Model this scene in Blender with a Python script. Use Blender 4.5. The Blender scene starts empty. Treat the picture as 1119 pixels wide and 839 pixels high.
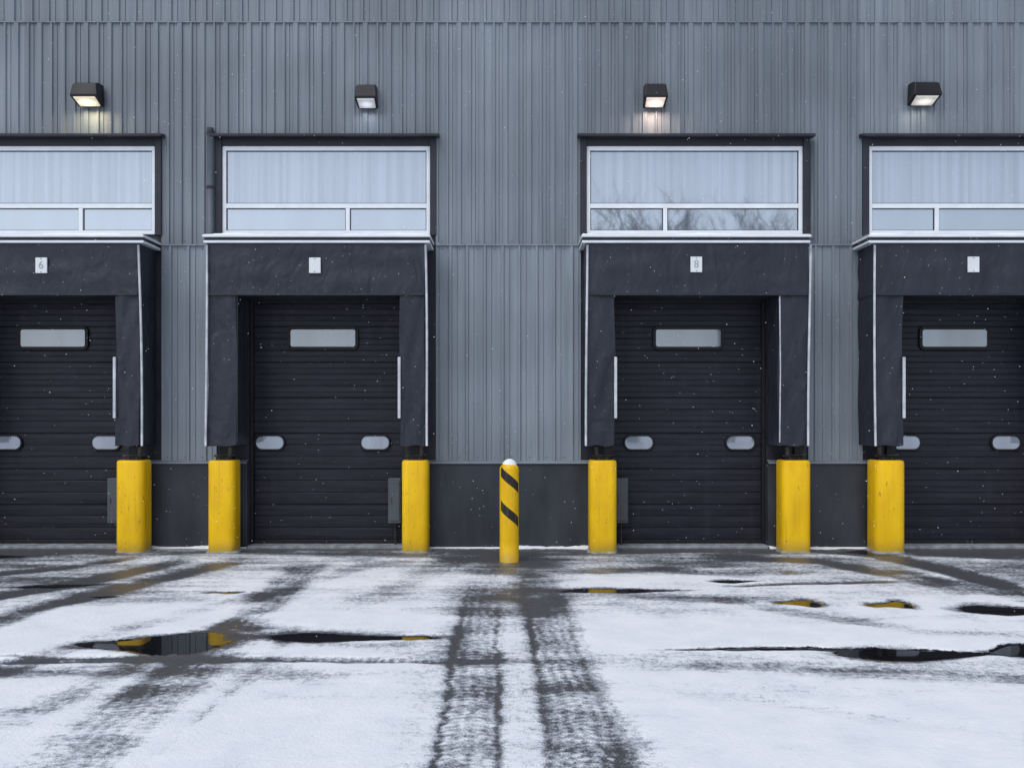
import bpy, math, random
import numpy as np
from mathutils import Vector

random.seed(4)
scene = bpy.context.scene
DIST = 13.6; F = 952.0; CH = 2.114; HY = 450.0; CX = 559.5

def PX(px, d=0.0): return (px - CX) * (DIST - d) / F
def PZ(py, d=0.0): return CH - (py - HY) * (DIST - d) / F
def GP(px, py):
    D = CH * F / (py - HY)
    return ((px - CX) * D / F, D - DIST)

# ------------------------------------------------------------ materials
def new_mat(name):
    m = bpy.data.materials.new(name); m.use_nodes = True
    nt = m.node_tree
    return m, nt, nt.nodes["Principled BSDF"]

def N(nt, typ, **kw):
    n = nt.nodes.new(typ)
    for k, v in kw.items(): setattr(n, k, v)
    return n

def math_n(nt, op, a, b=None, c=None, clamp=False):
    n = nt.nodes.new("ShaderNodeMath"); n.operation = op; n.use_clamp = clamp
    for i, v in enumerate((a, b, c)):
        if v is None: continue
        if isinstance(v, (int, float)): n.inputs[i].default_value = v
        else: nt.links.new(v, n.inputs[i])
    return n.outputs[0]

def noise_n(nt, vec, scale, detail=4, rough=0.55, dist=0.0):
    n = nt.nodes.new("ShaderNodeTexNoise")
    n.inputs["Scale"].default_value = scale; n.inputs["Detail"].default_value = min(detail, 4)
    n.inputs["Roughness"].default_value = rough; n.inputs["Distortion"].default_value = dist
    nt.links.new(vec, n.inputs["Vector"])
    return n.outputs["Fac"]

def mapping(nt, vec, scale=(1, 1, 1)):
    n = nt.nodes.new("ShaderNodeMapping"); n.inputs["Scale"].default_value = scale
    nt.links.new(vec, n.inputs["Vector"]); return n.outputs[0]

def ramp(nt, fac, stops):
    n = nt.nodes.new("ShaderNodeValToRGB")
    cr = n.color_ramp
    while len(cr.elements) < len(stops): cr.elements.new(0.5)
    for e, (p, c) in zip(cr.elements, stops):
        e.position = p; e.color = (*c, 1) if len(c) == 3 else c
    nt.links.new(fac, n.inputs[0]); return n.outputs[0]

def mixc(nt, fac, a, b, blend='MIX'):
    n = nt.nodes.new("ShaderNodeMix"); n.data_type = 'RGBA'; n.blend_type = blend
    if isinstance(fac, (int, float)): n.inputs[0].default_value = fac
    else: nt.links.new(fac, n.inputs[0])
    for i, v in ((6, a), (7, b)):
        if isinstance(v, tuple): n.inputs[i].default_value = (*v, 1)
        else: nt.links.new(v, n.inputs[i])
    return n.outputs[2]

def sstep(nt, v, lo, hi, tomin=0.0, tomax=1.0):
    n = nt.nodes.new("ShaderNodeMapRange"); n.interpolation_type = 'SMOOTHSTEP'
    nt.links.new(v, n.inputs[0])
    n.inputs[1].default_value = lo; n.inputs[2].default_value = hi
    n.inputs[3].default_value = tomin; n.inputs[4].default_value = tomax
    return n.outputs[0]

def bump(nt, h, strength, dist, b):
    n = nt.nodes.new("ShaderNodeBump"); n.inputs["Strength"].default_value = strength
    n.inputs["Distance"].default_value = dist
    nt.links.new(h, n.inputs["Height"]); nt.links.new(n.outputs[0], b.inputs["Normal"])
    return n

def geo_pos(nt): return nt.nodes.new("ShaderNodeNewGeometry").outputs["Position"]

def simple(name, col, rough=0.5, metal=0.0, var=0.25, vscale=(3, 3, 3), bumpk=0.0, bscale=30, spec=0.35):
    m, nt, b = new_mat(name)
    pos = geo_pos(nt)
    f = noise_n(nt, mapping(nt, pos, vscale), 1.0, 3)
    lo = tuple(c * (1 - var) for c in col); hi = tuple(min(1, c * (1 + var)) for c in col)
    nt.links.new(ramp(nt, f, [(0.3, lo), (0.7, hi)]), b.inputs["Base Color"])
    r = sstep(nt, f, 0.3, 0.7, max(0.02, rough - 0.08), min(1, rough + 0.08))
    nt.links.new(r, b.inputs["Roughness"])
    b.inputs["Metallic"].default_value = metal
    b.inputs["Specular IOR Level"].default_value = spec
    if bumpk > 0: bump(nt, noise_n(nt, pos, bscale, 3), bumpk, 0.01, b)
    return m

def wall_mat():
    m, nt, b = new_mat("wall_metal_cladding")
    pos = geo_pos(nt)
    sep = N(nt, "ShaderNodeSeparateXYZ"); nt.links.new(pos, sep.inputs[0])
    pid = math_n(nt, 'FLOOR', math_n(nt, 'DIVIDE', sep.outputs[0], 1.088))
    hi = math_n(nt, 'GREATER_THAN', sep.outputs[2], PZ(268))
    pid = math_n(nt, 'ADD', pid, math_n(nt, 'MULTIPLY', hi, 37.3))
    wn = N(nt, "ShaderNodeTexWhiteNoise", noise_dimensions='1D'); nt.links.new(pid, wn.inputs["W"])
    streak = noise_n(nt, mapping(nt, pos, (9, 1, 0.35)), 1.0, 4, 0.6)
    cloud = noise_n(nt, pos, 0.45, 2)
    base = ramp(nt, streak, [(0.25, (0.126, 0.150, 0.182)), (0.5, (0.162, 0.190, 0.223)), (0.78, (0.208, 0.238, 0.270))])
    k = math_n(nt, 'ADD', math_n(nt, 'MULTIPLY', wn.outputs[0], 0.22), 0.90)
    k = math_n(nt, 'MULTIPLY', k, sstep(nt, cloud, 0.3, 0.7, 0.86, 1.14))
    k = math_n(nt, 'MULTIPLY', k, math_n(nt, 'SUBTRACT', 1.32, math_n(nt, 'MULTIPLY', hi, 0.30)))
    g = math_n(nt, 'ADD', sep.outputs[2], math_n(nt, 'MULTIPLY', streak, -1.0))
    k = math_n(nt, 'MULTIPLY', k, sstep(nt, g, 0.7, 1.8, 0.88, 1.0))
    vm = N(nt, "ShaderNodeVectorMath", operation='SCALE')
    nt.links.new(base, vm.inputs[0]); nt.links.new(k, vm.inputs[3])
    nt.links.new(vm.outputs[0], b.inputs["Base Color"])
    nt.links.new(sstep(nt, streak, 0.3, 0.7, 0.38, 0.55), b.inputs["Roughness"])
    bump(nt, noise_n(nt, mapping(nt, pos, (3, 1, 1.2)), 1.0, 1), 0.3, 0.03, b)
    return m

def door_mat():
    m, nt, b = new_mat("door_dark_steel")
    pos = geo_pos(nt)
    f = noise_n(nt, mapping(nt, pos, (1.2, 1, 14)), 1.0, 3, 0.6)
    dirt = noise_n(nt, mapping(nt, pos, (6, 1, 0.8)), 1.0, 4, 0.6)
    c = ramp(nt, f, [(0.3, (0.010, 0.011, 0.020)), (0.7, (0.021, 0.022, 0.036))])
    c = mixc(nt, sstep(nt, dirt, 0.52, 0.8, 0, 0.3), c, (0.05, 0.052, 0.068))
    nt.links.new(c, b.inputs["Base Color"])
    nt.links.new(sstep(nt, dirt, 0.3, 0.7, 0.36, 0.55), b.inputs["Roughness"])
    b.inputs["Specular IOR Level"].default_value = 0.26
    bump(nt, noise_n(nt, mapping(nt, pos, (1.6, 1, 9)), 1.0, 1), 0.4, 0.02, b)
    return m

def fabric_mat():
    m, nt, b = new_mat("shelter_vinyl_fabric")
    pos = geo_pos(nt)
    f = noise_n(nt, mapping(nt, pos, (4, 4, 1)), 1.0, 4, 0.65)
    c = ramp(nt, f, [(0.3, (0.019, 0.022, 0.034)), (0.62, (0.029, 0.033, 0.048)), (0.85, (0.052, 0.058, 0.076))])
    scr = noise_n(nt, mapping(nt, pos, (60, 20, 5)), 1.0, 2, 0.7)
    c = mixc(nt, sstep(nt, scr, 0.66, 0.78, 0, 0.3), c, (0.12, 0.13, 0.15))
    nt.links.new(c, b.inputs["Base Color"])
    b.inputs["Roughness"].default_value = 0.48; b.inputs["Specular IOR Level"].default_value = 0.3
    h = math_n(nt, 'ADD', noise_n(nt, mapping(nt, pos, (2.5, 2.5, 1.4)), 1.0, 2, 0.6, 0.8),
               math_n(nt, 'MULTIPLY', noise_n(nt, pos, 14, 1), 0.12))
    bump(nt, h, 0.8, 0.08, b)
    return m

def yellow_mat(name, stripes=None, rad=0.14):
    m, nt, b = new_mat(name)
    pos = geo_pos(nt)
    sep = N(nt, "ShaderNodeSeparateXYZ"); nt.links.new(pos, sep.inputs[0])
    f = noise_n(nt, mapping(nt, pos, (4, 4, 1.5)), 1.0, 4)
    c = ramp(nt, f, [(0.3, (0.78, 0.45, 0.003)), (0.7, (0.94, 0.59, 0.005))])
    if stripes:
        tc = N(nt, "ShaderNodeTexCoord"); s2 = N(nt, "ShaderNodeSeparateXYZ")
        nt.links.new(tc.outputs["Object"], s2.inputs[0])
        ang = math_n(nt, 'ARCTAN2', s2.outputs[0], math_n(nt, 'MULTIPLY', s2.outputs[1], -1.0))
        u = math_n(nt, 'ADD', s2.outputs[2], math_n(nt, 'MULTIPLY', ang, 0.80 * rad))
        tot = None
        for zc, hw in stripes:
            q = math_n(nt, 'LESS_THAN', math_n(nt, 'ABSOLUTE', math_n(nt, 'SUBTRACT', u, zc)), hw)
            tot = q if tot is None else math_n(nt, 'MAXIMUM', tot, q)
        front = math_n(nt, 'LESS_THAN', math_n(nt, 'ABSOLUTE', math_n(nt, 'SUBTRACT', ang, 0.1)), 1.15)
        tot = math_n(nt, 'MULTIPLY', tot, front)
        c = mixc(nt, tot, c, (0.018, 0.018, 0.02))
    sc = noise_n(nt, mapping(nt, pos, (22, 22, 7)), 1.0, 4, 0.7)
    c = mixc(nt, sstep(nt, sc, 0.64, 0.69, 0, 0.75), c, (0.10, 0.08, 0.05))
    low = sstep(nt, math_n(nt, 'SUBTRACT', sep.outputs[2], math_n(nt, 'MULTIPLY', f, 0.35)), -0.2, 0.06, 0.6, 0)
    c = mixc(nt, low, c, (0.28, 0.20, 0.06))
    run = noise_n(nt, mapping(nt, pos, (26, 26, 0.9)), 1.0, 3)
    c = mixc(nt, sstep(nt, run, 0.55, 0.8, 0, 0.4), c, (0.42, 0.27, 0.03))
    nt.links.new(c, b.inputs["Base Color"])
    nt.links.new(sstep(nt, f, 0.3, 0.7, 0.32, 0.5), b.inputs["Roughness"])
    b.inputs["Specular IOR Level"].default_value = 0.3
    bump(nt, noise_n(nt, pos, 9, 2), 0.25, 0.01, b)
    return m

def glass_mat(name, back, refl=0.5, pleat=True):
    m, nt, b = new_mat(name)
    pos = geo_pos(nt)
    f = noise_n(nt, mapping(nt, pos, (11 if pleat else 2, 1, 0.12)), 1.0, 3, 0.6)
    lo = tuple(c * 0.78 for c in back); hi = tuple(min(1, c * 1.14) for c in back)
    nt.links.new(ramp(nt, f, [(0.35, lo), (0.65, hi)]), b.inputs["Base Color"])
    b.inputs["Roughness"].default_value = 0.9
    g = N(nt, "ShaderNodeBsdfGlossy"); g.inputs["Roughness"].default_value = 0.03
    g.inputs["Color"].default_value = (0.74, 0.79, 0.86, 1)
    mx = N(nt, "ShaderNodeMixShader"); mx.inputs[0].default_value = refl
    out = nt.nodes["Material Output"]
    nt.links.new(b.outputs[0], mx.inputs[1]); nt.links.new(g.outputs[0], mx.inputs[2])
    nt.links.new(mx.outputs[0], out.inputs[0])
    bn = N(nt, "ShaderNodeBump"); bn.inputs["Strength"].default_value = 0.05; bn.inputs["Distance"].default_value = 0.05
    nt.links.new(noise_n(nt, pos, 1.3, 1), bn.inputs["Height"]); nt.links.new(bn.outputs[0], g.inputs["Normal"])
    return m

def ground_mat():
    m, nt, b = new_mat("snowy_asphalt")
    pos = geo_pos(nt)
    def attr(n):
        a = N(nt, "ShaderNodeAttribute"); a.attribute_name = n; return a.outputs["Fac"]
    cov = attr("cov"); wet = attr("wet")
    n1 = noise_n(nt, pos, 2.2, 4, 0.62)
    n2 = noise_n(nt, pos, 17, 4, 0.65)
    n3 = noise_n(nt, pos, 80, 2, 0.7)
    n4 = noise_n(nt, mapping(nt, pos, (0.8, 4.5, 1)), 1.0, 4, 0.65)
    def cen(n, k): return math_n(nt, 'MULTIPLY', math_n(nt, 'SUBTRACT', n, 0.5), k)
    jit = math_n(nt, 'ADD', cen(n1, 0.6), math_n(nt, 'ADD', cen(n2, 0.9), cen(n3, 1.1)))
    jit = math_n(nt, 'ADD', jit, cen(n4, 1.0))
    s = math_n(nt, 'ADD', cov, jit)
    snowf = sstep(nt, s, 0.06, 1.06)
    asph = ramp(nt, n3, [(0.3, (0.045, 0.048, 0.054)), (0.7, (0.115, 0.122, 0.136))])
    slush = ramp(nt, n2, [(0.3, (0.25, 0.28, 0.325)), (0.7, (0.44, 0.475, 0.53))])
    snow = ramp(nt, n1, [(0.25, (0.77, 0.815, 0.88)), (0.7, (0.90, 0.925, 0.965))])
    c = mixc(nt, sstep(nt, snowf, 0.0, 0.36), asph, slush)
    c = mixc(nt, sstep(nt, snowf, 0.28, 0.97), c, snow)
    wn = math_n(nt, 'ADD', wet, math_n(nt, 'ADD', cen(n2, 0.45), cen(n1, 0.5)))
    wf = sstep(nt, wn, 0.47, 0.54)
    c = mixc(nt, wf, c, (0.010, 0.010, 0.012))
    nt.links.new(c, b.inputs["Base Color"])
    r = sstep(nt, snowf, 0.0, 0.7, 0.33, 0.85)
    inv = math_n(nt, 'SUBTRACT', 1.0, wf)
    r = math_n(nt, 'ADD', math_n(nt, 'MULTIPLY', r, inv), math_n(nt, 'MULTIPLY', wf, 0.025))
    nt.links.new(r, b.inputs["Roughness"])
    b.inputs["IOR"].default_value = 1.36
    nb = noise_n(nt, pos, 30, 3, 0.75)
    bn = bump(nt, nb, 0.5, 0.02, b)
    nt.links.new(math_n(nt, 'MULTIPLY', inv, 0.45), bn.inputs["Strength"])
    return m

MW = wall_mat(); MD = door_mat(); MF = fabric_mat()
MY = yellow_mat("bollard_yellow_paint")
MWHITE = simple("white_aluminium", (0.72, 0.76, 0.81), 0.4, 0, 0.08)
MPIPE = simple("white_piping", (0.52, 0.55, 0.60), 0.5, 0, 0.22, (6, 6, 6))
MDARK = simple("dark_trim_metal", (0.022, 0.024, 0.035), 0.5, 0, 0.25)
MBASE = simple("plinth_dark_panel", (0.040, 0.046, 0.058), 0.6, 0, 0.35, (2.5, 2, 0.9), 0.2, 8, 0.25)
MBOX = simple("grey_enclosure", (0.075, 0.085, 0.105), 0.5, 0, 0.2)
MRUB = simple("black_rubber", (0.010, 0.010, 0.013), 0.6, 0, 0.3, (9, 9, 9), 0.3)
MSTEEL = simple("weathered_steel", (0.07, 0.065, 0.06), 0.5, 0.5, 0.5, (12, 12, 12))
MPIPEG = simple("grey_downpipe", (0.09, 0.108, 0.132), 0.45, 0, 0.2)
MFLASH = simple("flashing_grey", (0.19, 0.225, 0.265), 0.4, 0, 0.15, (2, 2, 2))
MGL = glass_mat("window_glass_upper", (0.34, 0.39, 0.47), 0.40)
MGL2 = glass_mat("window_glass_lower", (0.20, 0.24, 0.30), 0.62, False)
MDW = glass_mat("door_window_acrylic", (0.27, 0.31, 0.38), 0.22, False)
MSIGN = simple("sign_plate_white", (0.70, 0.73, 0.76), 0.45, 0, 0.06)
MINK = simple("sign_ink", (0.33, 0.345, 0.37), 0.6)
MHOUS = simple("lamp_housing_bronze", (0.014, 0.014, 0.017), 0.4, 0.2, 0.3)
MROOF = simple("roof_membrane", (0.5, 0.52, 0.55), 0.8)
MCONC = simple("threshold_concrete", (0.26, 0.28, 0.31), 0.7, 0, 0.35, (8, 8, 8), 0.3)
MSNOW = simple("snow_white", (0.84, 0.87, 0.92), 0.8, 0, 0.05, (9, 9, 9), 0.5, 25)
MBARK = simple("tree_bark", (0.05, 0.042, 0.036), 0.85, 0, 0.3)

# ------------------------------------------------------------ mesh helpers
class MB:
    def __init__(s): s.v = []; s.f = []
    def add(s, vs, fs):
        o = len(s.v); s.v += [tuple(v) for v in vs]
        for f in fs: s.f.append(tuple(i + o for i in f))
    def box(s, x0, x1, y0, y1, z0, z1):
        vs = [(x0,y0,z0),(x1,y0,z0),(x1,y1,z0),(x0,y1,z0),(x0,y0,z1),(x1,y0,z1),(x1,y1,z1),(x0,y1,z1)]
        s.add(vs, [(0,3,2,1),(4,5,6,7),(0,1,5,4),(1,2,6,5),(2,3,7,6),(3,0,4,7)])
    def tube(s, pts, rads, n=8, caps=True):
        o = len(s.v)
        P = [Vector(p) for p in pts]
        if isinstance(rads, (int, float)): rads = [rads] * len(P)
        for i, p in enumerate(P):
            t = (P[min(i+1, len(P)-1)] - P[max(i-1, 0)]).normalized()
            a = Vector((0, 0, 1)) if abs(t.z) < 0.9 else Vector((1, 0, 0))
            u = t.cross(a).normalized(); w = t.cross(u)
            for k in range(n):
                th = 2 * math.pi * k / n
                s.v.append(tuple(p + (u * math.cos(th) + w * math.sin(th)) * rads[i]))
        for i in range(len(P) - 1):
            for k in range(n):
                a = o + i*n + k; b = o + i*n + (k+1) % n
                s.f.append((a, b, b+n, a+n))
        if caps:
            s.f.append(tuple(o + k for k in range(n)))
            e = o + (len(P)-1)*n
            s.f.append(tuple(e + k for k in reversed(range(n))))

def mkobj(name, mb, mats, parent=None, bevel=0.0, smooth=False, segs=2):
    me = bpy.data.meshes.new(name)
    vs = mb.v
    if parent is not None:
        L = parent.location; vs = [(x-L[0], y-L[1], z-L[2]) for x, y, z in vs]
    me.from_pydata(vs, [], mb.f); me.validate()
    for m in (mats if isinstance(mats, (list, tuple)) else [mats]): me.materials.append(m)
    if smooth: me.polygons.foreach_set("use_smooth", [True] * len(me.polygons))
    me.update()
    ob = bpy.data.objects.new(name, me); scene.collection.objects.link(ob)
    if parent is not None: ob.parent = parent
    if bevel > 0:
        md = ob.modifiers.new("bevel", 'BEVEL'); md.width = bevel; md.segments = segs; md.limit_method = 'ANGLE'
    return ob

def empty(name, loc):
    e = bpy.data.objects.new(name, None); e.location = loc; e.empty_display_size = 0.3
    scene.collection.objects.link(e); return e

def rrect(cx, cz, w, h, r, n=6):
    pts = []
    for (sx, sz, a0) in ((1,1,0),(-1,1,90),(-1,-1,180),(1,-1,270)):
        for k in range(n+1):
            a = math.radians(a0 + 90*k/n)
            pts.append((cx + sx*(w/2-r) + r*math.cos(a), cz + sz*(h/2-r) + r*math.sin(a)))
    return pts

# ------------------------------------------------------------ docks layout (photo measurements -> metres)
S = 0.6
docks = [
 dict(sl=-96, sr=152, il=-52, ir=126, wl=-64, wr=170, mul=88,  win=58,  ov=(8,116),   sign=(45,290), txt="6", guide='R', box=124),
 dict(sl=226, sr=464, il=258, ir=437, wl=243, wr=470, mul=380, win=353, ov=(295,410), sign=(344,290), txt="", guide='R', box=431),
 dict(sl=641, sr=884, il=672, ir=851, wl=641, wr=877, mul=727, win=752, ov=(698,809), sign=(761,289), txt="8", guide='L', box=679.5),
 dict(sl=955, sr=1200, il=987, ir=1166, wl=949, wr=1184, mul=1024, win=1043, ov=(990,1099), sign=(1064,289), txt="", guide='L', box=None),
]
Z_HT = PZ(266, S); Z_HB = PZ(322, S); Z_SB = PZ(487, S)
Z_BASE = PZ(504); Z_SEAM = PZ(268); Z_WB = PZ(256); Z_WT = PZ(160); Z_HOOD = PZ(151)
WTOP = 11.0; XL, XR = -27.0, 27.0

bld = empty("warehouse_building", (0, 0, 0))

PROF_LO = [(0,0),(0.085,0),(0.099,-0.026),(0.128,-0.026),(0.142,0),(0.216,0),(0.219,0.012),(0.225,0.012),(0.228,0),(0.272,0)]
PROF_HI = [(0,0),(0.050,0),(0.060,-0.026),(0.085,-0.026),(0.095,0),(0.150,0),(0.153,0.012),(0.159,0.012),(0.162,0),
           (0.205,0),(0.215,-0.026),(0.285,-0.026),(0.295,0),(0.3627,0)]
def profile(x0, x1, prof):
    P = prof[-1][0]; pts = []
    k = math.floor(x0 / P) - 1
    while k * P < x1 + P:
        rj = random.Random(k*7+len(prof))
        for (a, b) in prof[:-1]:
            pts.append((k*P + a, b))
        if rj.random() < 0.35:
            sh = rj.uniform(0.006, 0.02)
            pts[-len(prof)+3:] = [(x+sh, y) for x, y in pts[-len(prof)+3:]]
        k += 1
    pts.sort(key=lambda p: p[0])
    def yat(x):
        for (a, ya), (b2, yb) in zip(pts, pts[1:]):
            if a <= x <= b2: return ya + (yb-ya) * (x-a) / max(1e-6, b2-a)
        return 0
    return [(x0, yat(x0))] + [p for p in pts if x0 + 1e-4 < p[0] < x1 - 1e-4] + [(x1, yat(x1))]
clad = MB()
def cladding(x0, x1, z0, z1, prof):
    p = profile(x0, x1, prof); o = []
    for x, y in p: o.append((x, y, z0)); o.append((x, y, z1))
    clad.add(o, [(2*i, 2*i+2, 2*i+3, 2*i+1) for i in range(len(p)-1)])
holes = [(PX(d['wl']) - 0.09, PX(d['wr']) + 0.09) for d in docks]
xs = [XL] + [v for h in holes for v in h] + [XR]
Z_S2 = PZ(25)
for i in range(0, len(xs), 2):
    cladding(xs[i], xs[i+1], Z_BASE, Z_SEAM, PROF_LO)
    cladding(xs[i], xs[i+1], Z_SEAM, Z_HOOD, PROF_HI)
cladding(XL, XR, Z_HOOD, Z_S2, PROF_HI)
cladding(XL, XR, Z_S2, WTOP, PROF_LO)
mkobj("wall_cladding", clad, MW, bld)

mb = MB()
for i in range(0, len(xs), 2):
    mb.box(xs[i], xs[i+1], -0.034, 0.01, Z_SEAM - 0.012, Z_SEAM + 0.012)
mb.box(XL, XR, -0.032, 0.01, Z_S2 - 0.010, Z_S2 + 0.010)
mkobj("seam_flashing", mb, MW, bld, 0.003)
mb = MB()
for i in range(0, len(xs), 2):
    x = max(xs[i], -9) + 0.10
    while x < min(xs[i+1], 9):
        for z in (Z_SEAM+0.06, Z_SEAM-0.06, Z_BASE+0.07): mb.box(x-0.006, x+0.006, -0.008, 0.002, z-0.006, z+0.006)
        x += 0.272
mkobj("cladding_screws", mb, MDARK, bld)

ops = [(PX(d['il'], S), PX(d['ir'], S)) for d in docks]
px_ = [XL] + [v for o in ops for v in o] + [XR]
mb = MB(); mf = MB()
for i in range(0, len(px_), 2):
    a, b = px_[i], px_[i+1]
    n = max(1, round((b-a) / 2.2)); w = (b-a)/n
    for k in range(n):
        mb.box(a + k*w + (0.004 if k else 0), a + (k+1)*w - (0.004 if k < n-1 else 0), -0.06 - 0.002*(k % 2), 0.2, -0.1, Z_BASE - 0.02)
    mf.add([(a,-0.09,Z_BASE-0.03),(b,-0.09,Z_BASE-0.03),(b,-0.085,Z_BASE-0.012),(a,-0.085,Z_BASE-0.012),
            (b,0.02,Z_BASE+0.02),(a,0.02,Z_BASE+0.02)], [(0,1,2,3),(3,2,4,5)])
mkobj("plinth", mb, MBASE, bld, 0.006)
mkobj("plinth_flashing", mf, MFLASH, bld)
mb = MB(); mb.box(XL, XR, 0.6, 22, -0.1, WTOP - 0.05)
mb.box(XL, XL+0.3, 0.02, 0.6, -0.1, WTOP); mb.box(XR-0.3, XR, 0.02, 0.6, -0.1, WTOP)
mkobj("building_core", mb, MBASE, bld)
mb = MB(); mb.box(XL-0.1, XR+0.1, -0.08, 22.1, WTOP, WTOP+0.15)
mkobj("roof", mb, MROOF, bld, 0.02)

def door_ribs(mb, x0, x1, y, z0, z1):
    per = 0.187; pts = []; z = z0; k = 0
    while z < z1:
        deep = 0.020 if k % 3 == 0 else 0.009
        pts += [(z, y+deep), (z+0.007, y+deep), (z+0.016, y), (z+0.090, y-0.003),(z+0.096,y+0.002),(z+0.102,y-0.003),(z+per-0.010, y)]
        z += per; k += 1
    pts = [(min(a, z1), b) for a, b in pts]
    vs = []
    for a, b in pts: vs.append((x0, b, a)); vs.append((x1, b, a))
    mb.add(vs, [(2*i, 2*i+1, 2*i+3, 2*i+2) for i in range(len(pts)-1)])

def fabric_panel(mb, x0, x1, y0, y1, z0, z1, seed, amp=0.02, nx=10, nz=40):
    rnd = random.Random(seed); ph = [rnd.uniform(0, 6.28) for _ in range(6)]
    def off(u, v):
        return amp * (0.5*math.sin(5*u + 3*v + ph[0]) * math.sin(7*v + ph[1]) + 0.35*math.sin(11*v + 4*u + ph[2]) + 0.25*math.sin(9*u - 17*v + ph[3]))
    vs = []; fs = []
    for j in range(nz+1):
        v = j/nz
        sx = 0.012*math.sin(6*v + ph[4]) * (1 if z1-z0 > 1.2 else 0.3)
        for i in range(nx+1):
            u = i/nx
            edge = min(1, 4*min(u, 1-u) + 0.25)
            zz = z0 + (z1-z0)*v + (0.012*math.sin(9*u + ph[5]) if j == 0 else 0)
            vs.append((x0 + (x1-x0)*u + sx, y0 + off(u, v)*edge, zz))
    W = nx+1
    for j in range(nz):
        for i in range(nx):
            a = j*W+i; fs.append((a, a+1, a+1+W, a+W))
    o = len(vs)
    for j in range(nz+1):
        vs.append((x0 + 0.006*math.sin(4*j/nz*3+ph[2]), y1, z0+(z1-z0)*j/nz))
        vs.append((x1 + 0.006*math.sin(4*j/nz*3+ph[1]), y1, z0+(z1-z0)*j/nz))
    for j in range(nz):
        fs.append((o+2*j, j*W, (j+1)*W, o+2*(j+1)))
        fs.append((j*W+nx, o+2*j+1, o+2*(j+1)+1, (j+1)*W+nx))
    fs.append(tuple([o] + [o+1] + [i for i in range(nx, -1, -1)]))
    e = nz*W
    fs.append(tuple([o+2*nz+1, o+2*nz] + [e+i for i in range(0, nx+1)]))
    mb.add(vs, fs)

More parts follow.
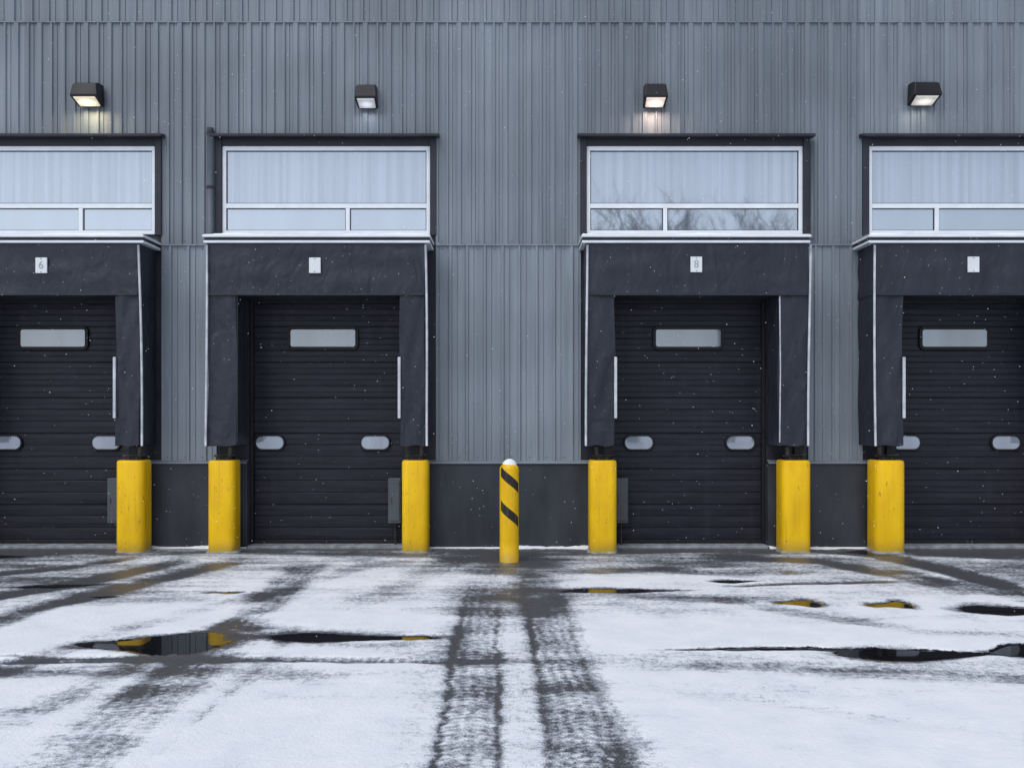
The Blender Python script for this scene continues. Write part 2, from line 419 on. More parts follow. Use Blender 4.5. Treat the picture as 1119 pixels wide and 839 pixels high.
DY = 0.16
for di, d in enumerate(docks):
    ox0, ox1 = PX(d['il'], S), PX(d['ir'], S)
    wx0, wx1 = PX(d['wl']), PX(d['wr'])
    hx0, hx1 = holes[di]
    mb = MB()
    mb.box(hx0-0.05, ox0, 0.03, 0.45, Z_BASE-0.02, Z_WB-0.02)
    mb.box(ox1, hx1+0.05, 0.03, 0.45, Z_BASE-0.02, Z_WB-0.02)
    mb.box(ox0, ox1, 0.03, 0.45, PZ(312, -DY), Z_WB-0.02)
    mkobj("door_surround", mb, MDARK, bld)
    mb = MB(); door_ribs(mb, ox0-0.06, ox1+0.06, DY+0.02, 0.09, PZ(305, -DY))
    mkobj("sectional_door", mb, MD, bld)
    mb = MB(); mb.box(ox0+0.002, ox1-0.002, DY-0.02, DY+0.08, 0.045, 0.10)
    mkobj("door_bottom_seal", mb, MRUB, bld, 0.01)
    mb = MB(); mb.box(ox0+0.002, ox1-0.002, -0.10, 0.5, -0.1, 0.04)
    mkobj("door_threshold", mb, MCONC, bld, 0.01)
    mb = MB(); mb.box(ox0+0.001, ox0+0.05, DY-0.07, DY-0.005, 0.05, PZ(312)); mb.box(ox1-0.05, ox1-0.001, DY-0.07, DY-0.005, 0.05, PZ(312))
    mb.box(ox0+0.05, ox1-0.05, DY-0.06, DY-0.005, PZ(332, -DY), PZ(312, -DY))
    mkobj("door_track_seals", mb, MRUB, bld, 0.006)
    def vision(cx, cy, w, h, r, fr, nm):
        k = (DIST+DY)/F; X = PX(cx, -DY); Z = PZ(cy, -DY)
        out = rrect(X, Z, w*k, h*k, r*k); inn = rrect(X, Z, (w-2*fr)*k, (h-2*fr)*k, max(0.01, (r-fr)*k))
        n = len(out); yf = DY-0.022; mbf = MB()
        vs = [(x, yf+0.015, z) for x, z in out] + [(x, yf, z) for x, z in rrect(X, Z, (w-0.6)*k, (h-0.6)*k, (r-0.3)*k)] + \
             [(x, yf, z) for x, z in inn] + [(x, yf+0.02, z) for x, z in inn] + [(x, yf+0.045, z) for x, z in out]
        fs = []
        for L0, L1 in ((4,0),(0,1),(1,2),(2,3)):
            for i in range(n):
                j = (i+1) % n; fs.append((L0*n+i, L0*n+j, L1*n+j, L1*n+i))
        mbf.add(vs, fs)
        mkobj(nm+"_frame", mbf, MRUB, bld)
        mbp = MB(); mbp.add([(x, yf+0.012, z) for x, z in inn], [tuple(range(n))])
        mkobj(nm+"_pane", mbp, MDW, bld)
    vision(d['win'], 369.5, 78, 26, 6, 3.6, "door_window")
    for o in d['ov']: vision(o, 483.5, 34, 18, 8.5, 2.0, "door_porthole")
    t = 0.058; mb = MB(); y0, y1 = -0.005, 0.07
    mb.box(wx0, wx1, y0, y1, Z_WT - 0.065, Z_WT); mb.box(wx0, wx1, y0, y1, Z_WB, Z_WB + t)
    mb.box(wx0, wx0+t, y0+0.001, y1, Z_WB+t, Z_WT-0.065); mb.box(wx1-t, wx1, y0+0.001, y1, Z_WB+t, Z_WT-0.065)
    zt = PZ(225)
    mb.box(wx0+t, wx1-t, y0+0.003, y1, zt-0.036, zt+0.036)
    mx = PX(d['mul']); mb.box(mx-0.032, mx+0.032, y0+0.004, y1, Z_WB+t, zt-0.036)
    mkobj("window_frame", mb, MWHITE, bld, 0.006)
    mb = MB(); g = 0.012
    for a, b, c_, e_ in ((wx0+t, wx1-t, zt+0.036, Z_WT-0.065), (wx0+t, mx-0.032, Z_WB+t, zt-0.036), (mx+0.032, wx1-t, Z_WB+t, zt-0.036)):
        mb.box(a, b, 0.024, 0.034, c_, c_+g); mb.box(a, b, 0.024, 0.034, e_-g, e_)
        mb.box(a, a+g, 0.025, 0.034, c_+g, e_-g); mb.box(b-g, b, 0.025, 0.034, c_+g, e_-g)
    mkobj("window_gasket", mb, MRUB, bld)
    mb = MB(); mb.add([(wx0+t-0.01,0.035,zt),(wx1-t+0.01,0.035,zt),(wx1-t+0.01,0.035,Z_WT-0.06),(wx0+t-0.01,0.035,Z_WT-0.06)], [(0,1,2,3)])
    mkobj("window_pane_upper", mb, MGL, bld)
    mb = MB()
    for a, b in ((wx0+t-0.01, mx), (mx, wx1-t+0.01)):
        mb.add([(a,0.035,Z_WB+t-0.01),(b,0.035,Z_WB+t-0.01),(b,0.035,zt),(a,0.035,zt)], [(0,1,2,3)])
    mkobj("window_pane_lower", mb, MGL2, bld)
    mb = MB()
    mb.box(hx0-0.01, wx0-0.003, -0.045, 0.12, Z_WB-0.02, Z_HOOD-0.01); mb.box(wx1+0.003, hx1+0.01, -0.045, 0.12, Z_WB-0.02, Z_HOOD-0.01)
    mb.box(wx0-0.003, wx1+0.003, -0.02, 0.12, Z_WT+0.002, Z_HOOD-0.01)
    mkobj("window_surround", mb, MDARK, bld, 0.004)
    mb = MB()
    mb.add([(hx0-0.06,-0.17,Z_HOOD-0.02),(hx1+0.06,-0.17,Z_HOOD-0.02),(hx1+0.06,-0.17,Z_HOOD+0.02),(hx0-0.06,-0.17,Z_HOOD+0.02),
            (hx0-0.06,0.02,Z_HOOD-0.005),(hx1+0.06,0.02,Z_HOOD-0.005),(hx1+0.06,0.02,Z_HOOD+0.06),(hx0-0.06,0.02,Z_HOOD+0.06)],
           [(0,1,2,3),(3,2,6,7),(4,5,1,0),(0,3,7,4),(1,5,6,2),(4,7,6,5)])
    mkobj("window_hood", mb, MDARK, bld, 0.003)

    # ---------------- dock shelter
    sx0, sx1 = PX(d['sl'], S), PX(d['sr'], S)
    sh = empty("dock_shelter", ((sx0+sx1)/2, -S/2, Z_SB))
    mb = MB(); fabric_panel(mb, sx0, sx1, -S, 0.02, Z_HB, Z_HT, 10+di, 0.014, 40, 14)
    mkobj("header_curtain", mb, MF, sh, smooth=True).data.set_sharp_from_angle(angle=0.7)
    for nm, a, b, sd in (("side_curtain_a", sx0+0.004, ox0, 3), ("side_curtain_b", ox1, sx1-0.004, 5)):
        mb = MB(); fabric_panel(mb, a, b, -S+0.02, 0.02, Z_SB, Z_HB+0.01, sd+7*di, 0.030, 10, 50)
        mkobj(nm, mb, MF, sh, smooth=True).data.set_sharp_from_angle(angle=0.7)
    mb = MB(); mb.box(sx0+0.02, sx1-0.02, -S-0.016, -S+0.012, Z_HB-0.012, Z_HB+0.018)
    mkobj("header_hem", mb, MDARK, sh, 0.004)
    mb = MB()
    fx0, fx1 = sx0-0.05, sx1+0.09
    if di == 2: fx0, fx1 = sx0-0.08, sx1+0.02
    if di == 3: fx0 = sx0-0.10
    mb.box(fx0, fx1, -S-0.06, 0.0, Z_HT+0.085, Z_HT+0.12); mb.box(fx0+0.01, fx1-0.01, -S-0.035, 0.0, Z_HT+0.003, Z_HT+0.04)
    mkobj("top_flashing", mb, MWHITE, sh, 0.006)
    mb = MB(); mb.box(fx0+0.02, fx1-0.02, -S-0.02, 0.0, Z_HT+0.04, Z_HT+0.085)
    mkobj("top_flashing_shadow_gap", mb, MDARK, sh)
    mb = MB(); rnd = random.Random(50+di); n = int((fx1-fx0)/0.06); vs = []
    for k in range(n+1):
        x = fx0+0.02+(fx1-fx0-0.04)*k/n; h = Z_HT+0.12+0.008+0.012*max(0, math.sin(x*2.7)+0.5*math.sin(x*7.1)+rnd.uniform(-.3,.3))
        vs += [(x, -S-0.05, Z_HT+0.118), (x, -S-0.045, h), (x, -0.06, h+0.02)]
    mb.add(vs, [f for k in range(n) for f in ((3*k,3*k+3,3*k+4,3*k+1),(3*k+1,3*k+4,3*k+5,3*k+2))])
    mkobj("roof_snow", mb, MSNOW, sh, smooth=True)
    for (xx, sgn) in ((sx0, 1), (sx1, -1)):
        pts = []
        for k in range(15):
            t2 = k/14; z = Z_HT - 0.03 + (Z_SB - Z_HT + 0.03) * t2
            bow = 0.02*math.sin(t2*3.0 + di) + (0.05*t2 if (di in (0,1) and sgn == -1) else 0) + (0.03*t2 if sgn == 1 and di == 3 else 0)
            pts.append((xx + bow*(1 if sgn == -1 else 0.6), -S - 0.025, z))
        mb = MB(); mb.tube(pts, 0.018, 8); mkobj("edge_piping", mb, MPIPE, sh, smooth=True)
    gx = ox1 - 0.01 if d['guide'] == 'R' else ox0 + 0.01
    mb = MB(); mb.box(gx-0.021, gx+0.021, -S-0.02, -S+0.012, PZ(457, S), PZ(390, S))
    mkobj("guide_stripe", mb, MPIPE, sh, 0.008)
    gx = ox0 + 0.01 if d['guide'] == 'R' else ox1 + 0.02
    mb = MB(); mb.tube([(gx, -S+0.02, Z_SB+0.05), (gx+0.008, -S+0.01, (Z_SB+Z_HB)/2), (gx, -S+0.02, Z_HB-0.02)], 0.010, 6)
    mkobj("inner_edge_cord", mb, MDARK if di < 2 else MPIPE, sh)
    sxp, syp = d['sign']; X = PX(sxp, S+0.03); Z = PZ(syp, S+0.03); k = (DIST-S)/F
    sg = empty("dock_number_sign", (X, -S-0.03, Z))
    mb = MB(); mb.box(X-6.3*k, X+6.3*k, -S-0.034, -S-0.010, Z-8.5*k, Z+8.5*k)
    mkobj("sign_plate", mb, MSIGN, sg, 0.006)
    if d['txt']:
        cu = bpy.data.curves.new("sign_numeral", 'FONT'); cu.body = d['txt']; cu.size = 0.16
        cu.align_x = 'CENTER'; cu.align_y = 'CENTER'; cu.extrude = 0.001; cu.materials.append(MINK)
        to = bpy.data.objects.new("sign_numeral", cu); scene.collection.objects.link(to)
        to.parent = sg; to.location = (0, -0.006, 0); to.rotation_euler = (math.pi/2, 0, 0)
    mb = MB()
    for zz in (Z+7*k, Z-7*k): mb.box(X-0.006, X+0.006, -S-0.038, -S-0.033, zz-0.006, zz+0.006)
    mkobj("sign_screws", mb, MSTEEL, sg)

    if d['box'] is not None:
        bx = PX(d['box'], 0.08)
        eb = empty("electrical_box", (bx, 0.0, PZ(546)))
        mb = MB(); mb.box(bx-0.10, bx+0.10, -0.08, 0.10, PZ(571), PZ(522)); mkobj("enclosure", mb, MBOX, eb, 0.012)
        mb = MB(); mb.box(bx-0.08, bx+0.08, -0.092, -0.078, PZ(568), PZ(525)); mb.box(bx-0.055, bx-0.04, -0.108, -0.09, PZ(549), PZ(543)); mkobj("lid", mb, MBOX, eb, 0.006)
        mb = MB(); mb.tube([(bx, 0.03, PZ(572)), (bx, 0.03, 0.03)], 0.014, 8); mkobj("conduit", mb, MSTEEL, eb)

xx = PX(232); dp = empty("downpipe", (xx, -0.08, Z_SB))
mb = MB(); mb.tube([(xx, -0.085, PZ(262)), (xx, -0.085, PZ(142))], 0.05, 12); mkobj("pipe", mb, MPIPEG, dp, smooth=True)
mb = MB(); mb.tube([(xx+0.005,-0.085,PZ(150)),(xx+0.005,-0.085,PZ(146))], 0.062, 12); mb.tube([(xx,-0.085,PZ(205)),(xx,-0.085,PZ(208))], 0.06, 12)
mkobj("brackets", mb, MDARK, dp)
x2 = PX(886.5); dp2 = empty("downpipe", (x2, -0.06, Z_SB))
mb = MB(); mb.tube([(x2,-0.06,PZ(262)),(x2,-0.06,PZ(156))], 0.03, 10); mkobj("pipe", mb, MPIPEG, dp2, smooth=True)

# ------------------------------------------------------------ wall lamps
def lens_mat(name, col, s):
    m, nt, b = new_mat(name)
    tc = N(nt, "ShaderNodeTexCoord")
    gen = N(nt, "ShaderNodeVectorMath", operation='DISTANCE')
    nt.links.new(mapping(nt, tc.outputs["Generated"], (1, 1, 0)), gen.inputs[0]); gen.inputs[1].default_value = (0.5, 0.5, 0)
    k = sstep(nt, gen.outputs["Value"], 0.05, 0.55, s, s*0.28)
    b.inputs["Emission Color"].default_value = (*col, 1)
    nt.links.new(k, b.inputs["Emission Strength"])
    b.inputs["Base Color"].default_value = (0.45, 0.45, 0.45, 1); b.inputs["Roughness"].default_value = 0.2
    return m
lampdef = [(95, 105, 30, (1.0, 0.82, 0.50), 1.8, 6), (400.5, 107, 24, (0.85, 0.90, 1.0), 0.7, 1.5), (716, 106, 26, (1.0, 0.72, 0.56), 2.0, 7), (1010.5, 104, 31, (0.98, 0.92, 0.80), 0.9, 1.5)]
for (lx, ly, lw, col, st, watt) in lampdef:
    P = 0.28; X = PX(lx, P*0.7); Z = PZ(ly, P); w = lw/2*(DIST-P)/F
    lp = empty("wall_lamp", (X, -0.03, Z))
    yb = -0.035; yf = yb - P
    sec = [(yb, 0.25), (yb-P*0.55, 0.235), (yf+0.035, 0.19), (yf, 0.02), (yf, -0.005), (yb-0.04, -0.085), (yb, -0.085)]
    mb = MB(); vs = []
    for sgn in (-1, 1):
        for (y, z) in sec:
            ww = w * (0.86 if z > 0.1 else 1.0) * (0.93 if z < -0.05 else 1)
            vs.append((X + sgn*ww, y, Z + z))
    n = len(sec)
    fs = [(i, (i+1) % n, (i+1) % n + n, i+n) for i in range(n)] + [tuple(reversed(range(n))), tuple(range(n, 2*n))]
    mb.add(vs, fs); mkobj("housing", mb, MHOUS, lp, 0.012)
    a = Vector((0, yf, -0.005)); b_ = Vector((0, yb-0.04, -0.085)); dr = (b_-a); nrm = Vector((0, dr.z, -dr.y)).normalized()
    if nrm.z > 0: nrm = -nrm
    p0 = a + dr*0.08 + nrm*0.004; p1 = a + dr*0.95 + nrm*0.004
    mb = MB(); ws = w*0.80
    q0 = p0 + nrm*0.022 + dr*0.06; q1 = p1 + nrm*0.022 - dr*0.06
    vs = [(X-ws,p0.y,Z+p0.z),(X+ws,p0.y,Z+p0.z),(X+ws*0.95,p1.y,Z+p1.z),(X-ws*0.95,p1.y,Z+p1.z),
          (X-ws*.9,q0.y,Z+q0.z),(X+ws*.9,q0.y,Z+q0.z),(X+ws*.85,q1.y,Z+q1.z),(X-ws*.85,q1.y,Z+q1.z)]
    mb.add(vs, [(4,5,6,7),(0,1,5,4),(1,2,6,5),(2,3,7,6),(3,0,4,7)])
    mkobj("lens", mb, lens_mat("lamp_lens_lit", col, st), lp)
    mb = MB(); mb.box(X-w*0.6, X+w*0.6, yb-0.001, 0.0, Z-0.05, Z+0.22); mkobj("back_plate", mb, MDARK, lp, 0.005)
    ld = bpy.data.lights.new("lamp_bulb", 'AREA'); ld.shape = 'RECTANGLE'; ld.size = ws*1.6; ld.size_y = 0.15; ld.energy = watt; ld.color = col
    lo = bpy.data.objects.new("lamp_bulb", ld); scene.collection.objects.link(lo); lo.parent = lp
    lo.location = (0, -0.19, -0.105); lo.rotation_euler = (math.radians(-8), 0, 0)

# ------------------------------------------------------------ bollards
def bollard(cx, wpx, y=0.33, top=503):
    k = (DIST - y - 0.15)/F; w = wpx*k/2; X = PX(cx, y+0.12); zt = PZ(top, y+0.2)
    e = empty("yellow_bollard", (X, -y, 0))
    prof = [(-0.06, 0), (zt*0.5, 0), (zt-0.035, 0), (zt-0.015, -0.008), (zt-0.004, -0.02), (zt, -0.045)]
    vs = []; mb = MB()
    for z, o in prof:
        pts = rrect(X, -y, 2*w+2*o, 2*w*0.95+2*o, w*0.5+o, 7); n = len(pts)
        for (a, b) in pts: vs.append((a, b, z))
    fs = []
    for j in range(len(prof)-1):
        for i in range(n):
            i2 = (i+1) % n; fs.append((j*n+i, j*n+i2, (j+1)*n+i2, (j+1)*n+i))
    fs.append(tuple((len(prof)-1)*n+i for i in range(n)))
    mb.add(vs, fs); ob = mkobj("yellow_sleeve", mb, MY, e, smooth=True); ob.data.set_sharp_from_angle(angle=1.0)
    sg = 1 if cx > CX else -1
    mb = MB()
    mb.box(X-w*0.55, X+w*0.6, -y-w*0.25, -y+w*0.6, zt-0.01, zt+0.05)
    mb.box(X-w*0.15+0.05*sg, X+w*0.5+0.05*sg, -y-w*0.05, -y+w*0.5, zt+0.05, zt+0.30)
    mkobj("bumper_bracket", mb, MRUB, e, 0.008)
    mb = MB(); mb.tube([(X-w*0.4*sg, -y, zt), (X-w*0.42*sg, -y, zt+0.2)], 0.035, 10)
    mb.tube([(X-w*0.75, -y-0.02, zt+0.06), (X+w*0.8, -y-0.02, zt+0.075)], 0.018, 8)
    for q in (-0.3, 0.3): mb.tube([(X+w*q, -y-w*0.25-0.015, zt+0.025), (X+w*q, -y-w*0.25+0.01, zt+0.025)], 0.016, 6)
    mkobj("bracket_fixings", mb, MSTEEL, e)
    rnd = random.Random(int(cx)); n2 = 28; vs = []
    for k2 in range(n2):
        a = 2*math.pi*k2/n2; ca, sa = math.cos(a), math.sin(a); q = w/max(abs(ca), abs(sa))*0.97
        q = min(q, w*1.12); hh = 0.012+0.02*rnd.random(); ww = 0.02+0.06*rnd.random()
        vs += [(X+ca*q, -y+sa*q*0.95, hh), (X+ca*(q+ww*0.5), -y+sa*(q+ww*0.5), hh*0.6), (X+ca*(q+ww), -y+sa*(q+ww), -0.012)]
    mb = MB(); mb.add(vs, [f for k2 in range(n2) for f in ((3*k2, 3*k2+1, 3*((k2+1)%n2)+1, 3*((k2+1)%n2)), (3*k2+1, 3*k2+2, 3*((k2+1)%n2)+2, 3*((k2+1)%n2)+1))])
    mkobj("slush_collar", mb, MCONC, e, smooth=True)
for cx, w in ((143, 31), (242.5, 30), (453.5, 29), (659, 30), (869.5, 32), (971.5, 33), (-75, 31), (1183, 32)):
    bollard(cx, w)

y = 1.24; kk = (DIST - y)/F; X = PX(556.5, y); R = 10.5*kk; zt = CH - (505-HY)*kk
sb = empty("striped_bollard", (X, -y, 0))
MYS = yellow_mat("striped_bollard_paint", [(CH-(523-HY)*kk, 0.072), (CH-(560-HY)*kk, 0.072)], R)
mb = MB(); zs = [(-0.06, R), (0.3, R), (0.7, R), (1.1, R), (zt-0.10, R)] + [(zt-0.10+0.10*math.sin(a), R*math.cos(a)+0.001) for a in [math.radians(q) for q in (15,30,45,60,75,88)]]
mb.tube([(X, -y, z) for z, r in zs], [r for z, r in zs], 32); mkobj("post", mb, MYS, sb, smooth=True)
mb = MB(); zs = [(zt-0.035, R*0.72), (zt-0.005, R*0.70), (zt+0.025, R*0.5), (zt+0.045, R*0.25), (zt+0.05, 0.005)]
mb.tube([(X+0.004, -y, z) for z, r in zs], [r for z, r in zs], 20); mkobj("snow_cap", mb, MSNOW, sb, smooth=True)

# ------------------------------------------------------------ ground
def vn(X, Y, s, seed):
    x = X*s + seed*17.13; y_ = Y*s + seed*5.71
    xi = np.floor(x).astype(np.int64); yi = np.floor(y_).astype(np.int64)
    fx = x-xi; fy = y_-yi; fx = fx*fx*(3-2*fx); fy = fy*fy*(3-2*fy)
    def h(a, b):
        v = np.sin(a*127.1 + b*311.7 + seed*74.7)*43758.5453
        return v - np.floor(v)
    return (h(xi,yi)*(1-fx)+h(xi+1,yi)*fx)*(1-fy) + (h(xi,yi+1)*(1-fx)+h(xi+1,yi+1)*fx)*fy
def fbm(X, Y, s, seed, o=4):
    r = 0; a = 0.5; t = 0
    for k in range(o): r = r + a*vn(X, Y, s*2**k, seed+k*3); t += a; a *= 0.5
    return r/t
def axis(a, b, step): return np.arange(a, b, step)
xa = np.concatenate([[-400,-200,-100,-60,-40,-30,-24,-18,-15,-13], axis(-12,-8.5,0.05), axis(-8.5,-1.3,0.028), axis(-1.3,1.3,0.014), axis(1.3,8.5,0.028), axis(8.5,12,0.05), [12,13,15,18,24,30,40,60,100,200,400]])
ya = np.concatenate([[-400,-200,-100,-60,-40,-28,-22,-18,-15,-13.5,-12.5,-12,-11.5], axis(-11,-9.2,0.05), axis(-9.2,0.35,0.018), [0.35,0.5,1.0,24,40,100,300]])
XX, YY = np.meshgrid(xa, ya)
w1 = (fbm(XX, YY, 0.9, 2)-0.5); w2 = (fbm(XX, YY, 0.8, 9)-0.5)
f25 = fbm(XX, YY, 2.5, 41, 3); f9 = fbm(XX, YY, 7, 47, 2)
Xt = XX + w1*0.05 + (f9-0.5)*0.06; Yt = YY + w2*0.06 + (f9-0.5)*0.06
Xw = XX + w1*0.20 + (f9-0.5)*0.06; Yw = YY + w2*0.16 + (f9-0.5)*0.05
def seg_dist(pts):
    best = np.full(XX.shape, 1e9); along = np.zeros(XX.shape); lat = np.zeros(XX.shape); acc = 0
    tot = sum(math.dist(p, q) for p, q in zip(pts, pts[1:]))
    for (x0,y0),(x1,y1) in zip(pts, pts[1:]):
        dx, dy = x1-x0, y1-y0; L = math.hypot(dx, dy)
        t = np.clip(((Xt-x0)*dx+(Yt-y0)*dy)/(L*L), 0, 1)
        dd = np.hypot(Xt-(x0+t*dx), Yt-(y0+t*dy))
        side = ((Xt-x0)*dy-(Yt-y0)*dx)/L
        m = dd < best
        best = np.where(m, dd, best); along = np.where(m, acc+t*L, along); lat = np.where(m, side, lat)
        acc += L
    return best, along, lat, along/tot
cov = np.full(XX.shape, 1.14)
apron = np.clip((YY+5.4)/5.2, 0, 1)
cov -= 0.60*apron**1.1
patch = fbm(XX*0.40, YY*1.2, 0.9, 21)
cov -= 1.05*(patch-0.46)*np.clip((YY+8.2)/4.5, 0.16, 1)
patch2 = fbm(XX*0.22+YY*0.1, YY*1.6, 1.2, 61)
cov -= 1.0*np.clip(patch2-0.50, 0, 1)*np.clip((YY+8.6)/2.5, 0.0, 1)
cov -= 0.30*np.clip((YY+0.9)/0.9, 0, 1)
cov -= 0.26*np.clip((np.abs(XX+0.1)-4.0)/3.0, 0, 1)*np.clip((YY+5.0)/3, 0, 1)
height = 0.012*(fbm(XX, YY, 1.1, 31)-0.5) + 0.006*(fbm(XX, YY, 5, 33)-0.5)
dep = np.zeros(XX.shape)
def track(pix, w, s, tread=0.0, fade=(0,0), soft=0.07, world=False):
    global cov, dep
    pts = pix if world else [GP(*p) for p in pix]
    b, al, la, T = seg_dist(pts)
    edge = 1-np.clip((b-w/2)/soft+0.5, 0, 1); edge = edge*edge*(3-2*edge)
    f = np.ones(XX.shape)
    if fade[0] > 0: f *= np.clip(T/fade[0], 0, 1)
    if fade[1] > 0: f *= np.clip((1-T)/fade[1], 0, 1)
    body = s*(0.50+1.0*f25)
    if tread > 0:
        tr = np.sin(2*np.pi*(al/0.075 + np.abs(la)/0.17 + f25*1.5))*0.5 + np.sin(2*np.pi*(la/0.095 + 0.3*f9))*0.5
        body = body + tread*tr*(0.3+1.3*f9)
    cov = cov - edge*f*body
    dep = np.maximum(dep, edge*f*min(1, s*1.4))
A, B = GP(507, 839), GP(527, 640); C_, D_ = GP(648, 839), GP(588, 640)
def ext(p, q, t): return (p[0]+(q[0]-p[0])*t, p[1]+(q[1]-p[1])*t)
track([ext(A,B,-1.2), A, B, ext(A,B,1.18)], 0.46, 0.56, 0.17, (0,0.28), 0.14, True)
track([ext(C_,D_,-1.2), C_, D_, ext(C_,D_,1.2)], 0.48, 0.56, 0.17, (0,0.28), 0.17, True)
track([GP(560,700), GP(558,645), GP(556,612)], 1.3, 0.46, 0, (0.5,0), 0.9, True)
track([GP(470,860), GP(497,700), GP(515,640)], 0.05, 0.32, 0.1, (0,0.4), 0.07, True)
track([GP(541,860), GP(543,700), GP(543,650)], 0.04, 0.24, 0.1, (0,0.4), 0.06, True)
track([GP(603,860), GP(586,720), GP(572,650)], 0.05, 0.30, 0.1, (0,0.4), 0.06, True)
track([GP(576,900), GP(568,760), GP(561,640)], 0.34, 0.24, 0.0, (0,0), 0.15, True)
track([GP(725,900), GP(680,800), GP(640,700), GP(610,645)], 0.16, 0.26, 0.08, (0,0.3), 0.2, True)
track([(20,900),(95,828),(215,728),(300,650),(345,612)], 0.50, 0.50, 0.15, (0,0.15), 0.25)
track([(-30,880),(70,800),(185,728),(270,665)], 0.16, 0.28, 0.10, (0,0.2), 0.14)
track([(120,880),(190,810),(290,725),(345,665)], 0.12, 0.24, 0.08, (0,0.3), 0.14)
track([(-160,900),(0,800),(140,728),(230,690),(330,650)], 0.30, 0.32, 0.06, (0,0.2), 0.22)
track([(-100,800),(60,770),(240,745),(460,735)], 0.22, 0.22, 0.05, (0,0.3), 0.2)
track([(-260,860),(-20,740),(130,690),(330,640),(420,612)], 0.36, 0.38, 0.06, (0.1,0.2), 0.22)
track([(180,705),(260,690),(420,702),(520,706)], 0.7, 0.40, 0, (0.2,0.2), 0.45)
track([(-100,735),(60,733),(240,727),(420,735)], 0.40, 0.42, 0.05, (0,0.3), 0.28)
track([(-80,724),(200,720),(430,722),(560,723),(760,722)], 0.15, 0.70, 0.16, (0,0.35), 0.09)
track([(-80,713),(60,719),(250,716),(330,712)], 0.08, 0.60, 0.1, (0,0.4), 0.07)
track([(600,728),(760,728),(930,736),(1200,745)], 0.28, 0.46, 0.10, (0.3,0), 0.18)
track([(600,716),(760,722),(930,724),(1200,728)], 0.5, 0.34, 0.0, (0.3,0), 0.3)
track([(690,752),(860,770),(1060,800),(1240,822)], 0.20, 0.22, 0.06, (0.3,0), 0.2)
track([(640,752),(680,800),(740,880)], 0.3, 0.22, 0.08, (0.3,0), 0.2)
track([(440,839),(470,760),(490,690),(505,640)], 0.25, 0.22, 0.0, (0,0.2), 0.25)
track([(-80,668),(0,652),(80,638),(160,622),(215,610)], 0.36, 0.88, 0.05, (0,0.35), 0.30)
track([(-60,700),(30,668),(130,643),(230,620),(280,608)], 0.40, 0.66, 0.10, (0,0.2), 0.32)
track([(-200,612),(20,606),(75,602)], 0.5, 0.85, 0, (0,0.3), 0.3)
track([(-60,632),(60,622),(160,608)], 0.3, 0.55, 0.06, (0,0.2), 0.3)
track([(160,606),(330,600)], 0.25, 0.35, 0, (0.2,0.3), 0.25)
track([(330,676),(420,650),(470,625),(500,608)], 0.5, 0.28, 0, (0.3,0.1), 0.3)
track([(880,600),(960,606),(1040,624),(1119,646),(1230,680)], 0.44, 0.76, 0.12, (0.05,0), 0.28)
track([(760,606),(900,614),(1010,634),(1080,656)], 0.44, 0.56, 0.12, (0.1,0.2), 0.28)
track([(980,602),(1240,612)], 0.8, 0.58, 0.0, (0.1,0), 0.4)
track([(960,618),(1060,640),(1240,690)], 0.25, 0.40, 0.1, (0.1,0), 0.2)
track([(780,641),(860,638),(985,636)], 0.13, 0.90, 0, (0.2,0.2), 0.14)
track([(640,650),(780,655),(1000,690),(1200,700)], 0.35, 0.38, 0.06, (0.2,0), 0.25)
track([(600,606),(760,602),(880,604)], 0.3, 0.35, 0, (0.1,0.1), 0.25)
track([(690,620),(800,628),(900,625)], 0.35, 0.40, 0, (0.2,0.2), 0.25)
track([(620,625),(760,617),(860,612)], 0.5, 0.28, 0, (0.2,0.2), 0.3)
track([(230,604),(440,606),(560,612)], 0.25, 0.30, 0, (0.1,0.1), 0.25)
wet = np.zeros(XX.shape)
def puddle(px0, px1, py, hpx, skew=0.0, pw=2.2):
    global wet, cov
    x0, y0 = GP(px0, py); x1, _ = GP(px1, py); cx = (x0+x1)/2; rx = (x1-x0)/2
    ry = (GP(px0, py-hpx/2)[1] - GP(px0, py+hpx/2)[1])/2
    u = (Xw-cx)/rx; v = (Yw - y0 - skew*(Xw-cx))/ry
    v = v/(0.72 + 0.28*np.sin(u*2.3+px0))
    r = (np.abs(u)**pw + np.abs(v)**2)**0.5
    wv = np.where(r < 1, 0.5 + (1-r)*0.9, np.clip(0.5-(r-1)*0.8, 0, 0.5))
    wet = np.maximum(wet, np.clip(wv, 0, 1))
    cov = cov - 0.6*np.clip(1.45-r, 0, 0.45)/0.45
puddle(82, 248, 704, 24); puddle(150, 240, 697, 14); puddle(286, 478, 696, 11)
puddle(612, 745, 645, 5.5); puddle(730, 945, 709.5, 5); puddle(920, 1080, 714, 16)
puddle(1082, 1180, 713, 18); puddle(848, 898, 658.5, 9); puddle(948, 1000, 660.5, 12)
puddle(1052, 1160, 667, 13); puddle(775, 830, 635, 4); puddle(-60, 28, 608, 7)
puddle(225, 262, 648, 3.5); puddle(95, 128, 652, 3); puddle(918, 985, 603, 6); puddle(20, 100, 640, 4, 0.2)
cov = np.where(np.abs(XX) > 14, 1.0, cov)
pud = np.clip((wet-0.42)/0.1, 0, 1)
covc = np.clip(cov, 0, 1)
height = height*(1-pud) - 0.010*dep*(1-pud) + 0.014*covc*(1-pud) - 0.004*pud
height += 0.006*(1-covc)*(vn(XX, YY, 22, 55)-0.5)*(1-pud)
height = np.where(YY > 0.05, -0.02, height)
ny, nx = XX.shape
co = np.stack([XX.ravel(), YY.ravel(), height.ravel()], 1).astype(np.float32)
ii = (np.arange(ny-1)[:, None]*nx + np.arange(nx-1)[None, :]).ravel()
quads = np.stack([ii, ii+1, ii+1+nx, ii+nx], 1).astype(np.int32)
me = bpy.data.meshes.new("snowy_ground")
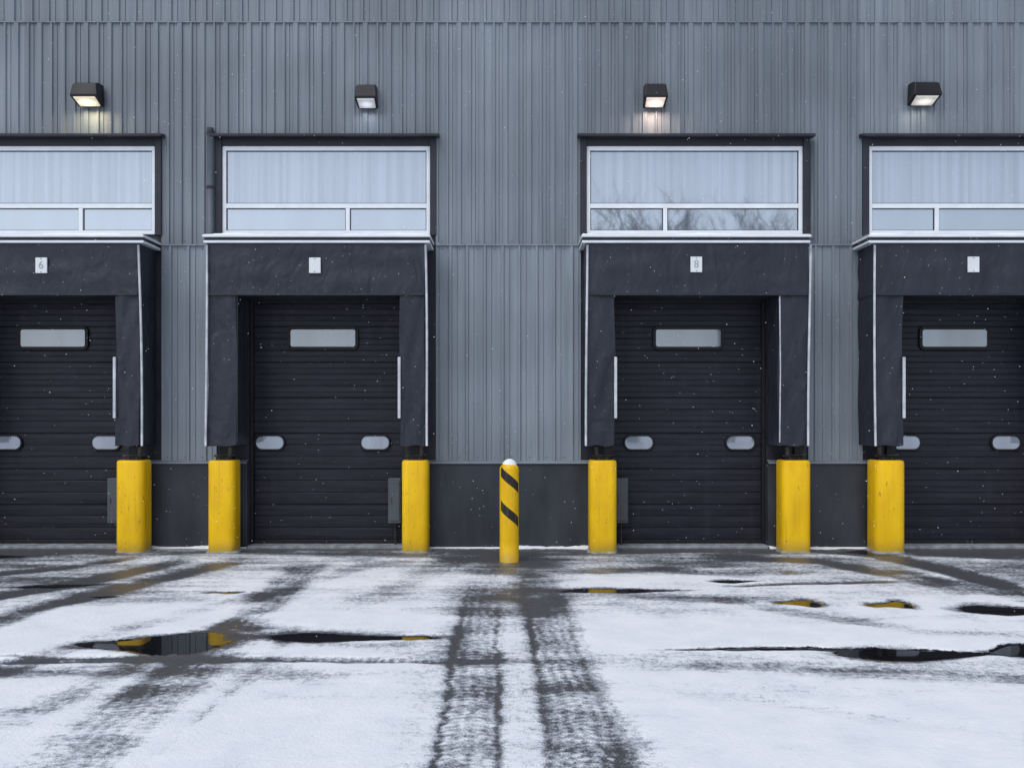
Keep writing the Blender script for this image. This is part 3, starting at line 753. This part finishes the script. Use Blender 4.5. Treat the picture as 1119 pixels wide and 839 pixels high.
me.vertices.add(len(co)); me.vertices.foreach_set("co", co.ravel())
me.loops.add(quads.size); me.loops.foreach_set("vertex_index", quads.ravel())
me.polygons.add(len(quads)); me.polygons.foreach_set("loop_start", np.arange(0, quads.size, 4, dtype=np.int32))
me.polygons.foreach_set("loop_total", np.full(len(quads), 4, dtype=np.int32))
me.update(calc_edges=True)
me.polygons.foreach_set("use_smooth", np.ones(len(quads), dtype=bool))
for nm, arr in (("cov", cov), ("wet", wet)):
    at = me.attributes.new(nm, 'FLOAT', 'POINT'); at.data.foreach_set("value", arr.ravel().astype(np.float32))
me.materials.append(ground_mat())
gob = bpy.data.objects.new("snowy_ground", me); scene.collection.objects.link(gob)

mb = MB(); rnd = random.Random(8)
for i in range(0, len(px_), 2):
    a, b = max(px_[i], -12), min(px_[i+1], 12); n = int((b-a)/0.05)
    top = []
    for k in range(n+1):
        x = a+(b-a)*k/n; h = 0.018 + 0.035*max(0, math.sin(x*2.1)*0.5+math.sin(x*5.3+1)*0.4+rnd.uniform(-0.2,0.2)); w = 0.05+1.6*h
        top += [(x, -0.064, h), (x, -0.064-w*0.5, h*0.75), (x, -0.064-w, -0.01)]
    mb.add(top, [f for k in range(n) for f in ((3*k+1,3*k+4,3*k+3,3*k),(3*k+2,3*k+5,3*k+4,3*k+1))])
mkobj("snow_drift", mb, MSNOW, smooth=True)

# light snowfall: small real flakes in the air by the facade
rnd = random.Random(77); mb = MB()
for i in range(3600):
    p = Vector((rnd.uniform(-10, 10), rnd.uniform(-7.0, -0.8), rnd.uniform(0.1, 9.5))); r = rnd.uniform(0.003, 0.006)
    u = Vector((rnd.uniform(-1,1), rnd.uniform(-1,1), rnd.uniform(-1,1))).normalized(); v = u.orthogonal().normalized()
    w3 = u.cross(v)
    o = [p + (v*math.cos(a)+w3*math.sin(a))*r for a in (0, 2.1, 4.2)] + [p+u*r*0.8, p-u*r*0.8]
    mb.add(o, [(0,1,3),(1,2,3),(2,0,3),(1,0,4),(2,1,4),(0,2,4)])
mkobj("falling_snow", mb, MSNOW)

# ------------------------------------------------------------ bare trees across the yard (seen mirrored in the windows)
def tree(x, y, H, seed):
    rnd = random.Random(seed); mb = MB()
    def branch(p, dirv, L, r, lev):
        n = 4; pts = [p]; rr = [r]; dcur = dirv.copy()
        for k in range(n):
            dcur = (dcur + Vector((rnd.uniform(-.14,.14), rnd.uniform(-.14,.14), 0.05 + rnd.uniform(-.08,.1)))).normalized()
            pts.append(pts[-1] + dcur*L/n); rr.append(r*(1-0.6*(k+1)/n))
        mb.tube(pts, rr, 6 if lev < 2 else 3, caps=False)
        if lev >= 5: return
        for c in range(4 if lev < 4 else 3):
            t = rnd.choice([1,2,2,3,3,4]) if lev > 0 else rnd.choice([2,3,3,4])
            az = rnd.uniform(0, 6.28); sp = rnd.uniform(0.40, 0.85)
            side = Vector((math.cos(az), math.sin(az), 0.15))
            nd = (dcur*(1-sp*0.45) + side*sp*0.8).normalized()
            branch(pts[t], nd, L*rnd.uniform(0.55, 0.78), max(0.026, rr[t]*0.75), lev+1)
    branch(Vector((x, y, -0.2)), Vector((0,0,1)), H*0.38, H*0.018, 0)
    mkobj("bare_tree", mb, MBARK)
tree(8.4, -46.0, 21.0, 3); tree(15.2, -47.0, 22.0, 12)

# ------------------------------------------------------------ light
w = bpy.data.worlds.new("World"); scene.world = w; w.use_nodes = True
nt = w.node_tree; bg = nt.nodes["Background"]
sky = nt.nodes.new("ShaderNodeTexSky"); sky.sky_type = 'NISHITA'; sky.sun_disc = False
el = math.radians(55); dirx, diry = -0.45, -0.75
sky.sun_elevation = el; sky.sun_rotation = math.atan2(dirx, diry) % (2*math.pi)
sky.air_density = 1.0; sky.dust_density = 1.5; sky.ozone_density = 1.0
hs = nt.nodes.new("ShaderNodeHueSaturation"); hs.inputs["Saturation"].default_value = 0.52
nt.links.new(sky.outputs[0], hs.inputs["Color"]); nt.links.new(hs.outputs[0], bg.inputs[0])
bg.inputs[1].default_value = 0.15
sd = bpy.data.lights.new("sun", 'SUN'); sd.energy = 1.2; sd.angle = math.radians(45); sd.color = (1.0, 0.985, 0.97)
so = bpy.data.objects.new("sun", sd); scene.collection.objects.link(so)
hv = Vector((dirx, diry, 0)).normalized()*math.cos(el); tosun = Vector((hv.x, hv.y, math.sin(el)))
so.rotation_euler = tosun.to_track_quat('Z', 'Y').to_euler(); so.location = (-5, -20, 25)

cam = bpy.data.cameras.new("camera"); co_ = bpy.data.objects.new("camera", cam); scene.collection.objects.link(co_)
co_.location = (0, -DIST, CH); co_.rotation_euler = (math.pi/2, 0, 0)
cam.sensor_fit = 'HORIZONTAL'; cam.sensor_width = 36; cam.lens = 36*F/1119; cam.shift_y = (HY-419.5)/1119
cam.clip_end = 2000; scene.camera = co_
scene.view_settings.view_transform = 'Standard'; scene.view_settings.look = 'None'; scene.view_settings.exposure = 0
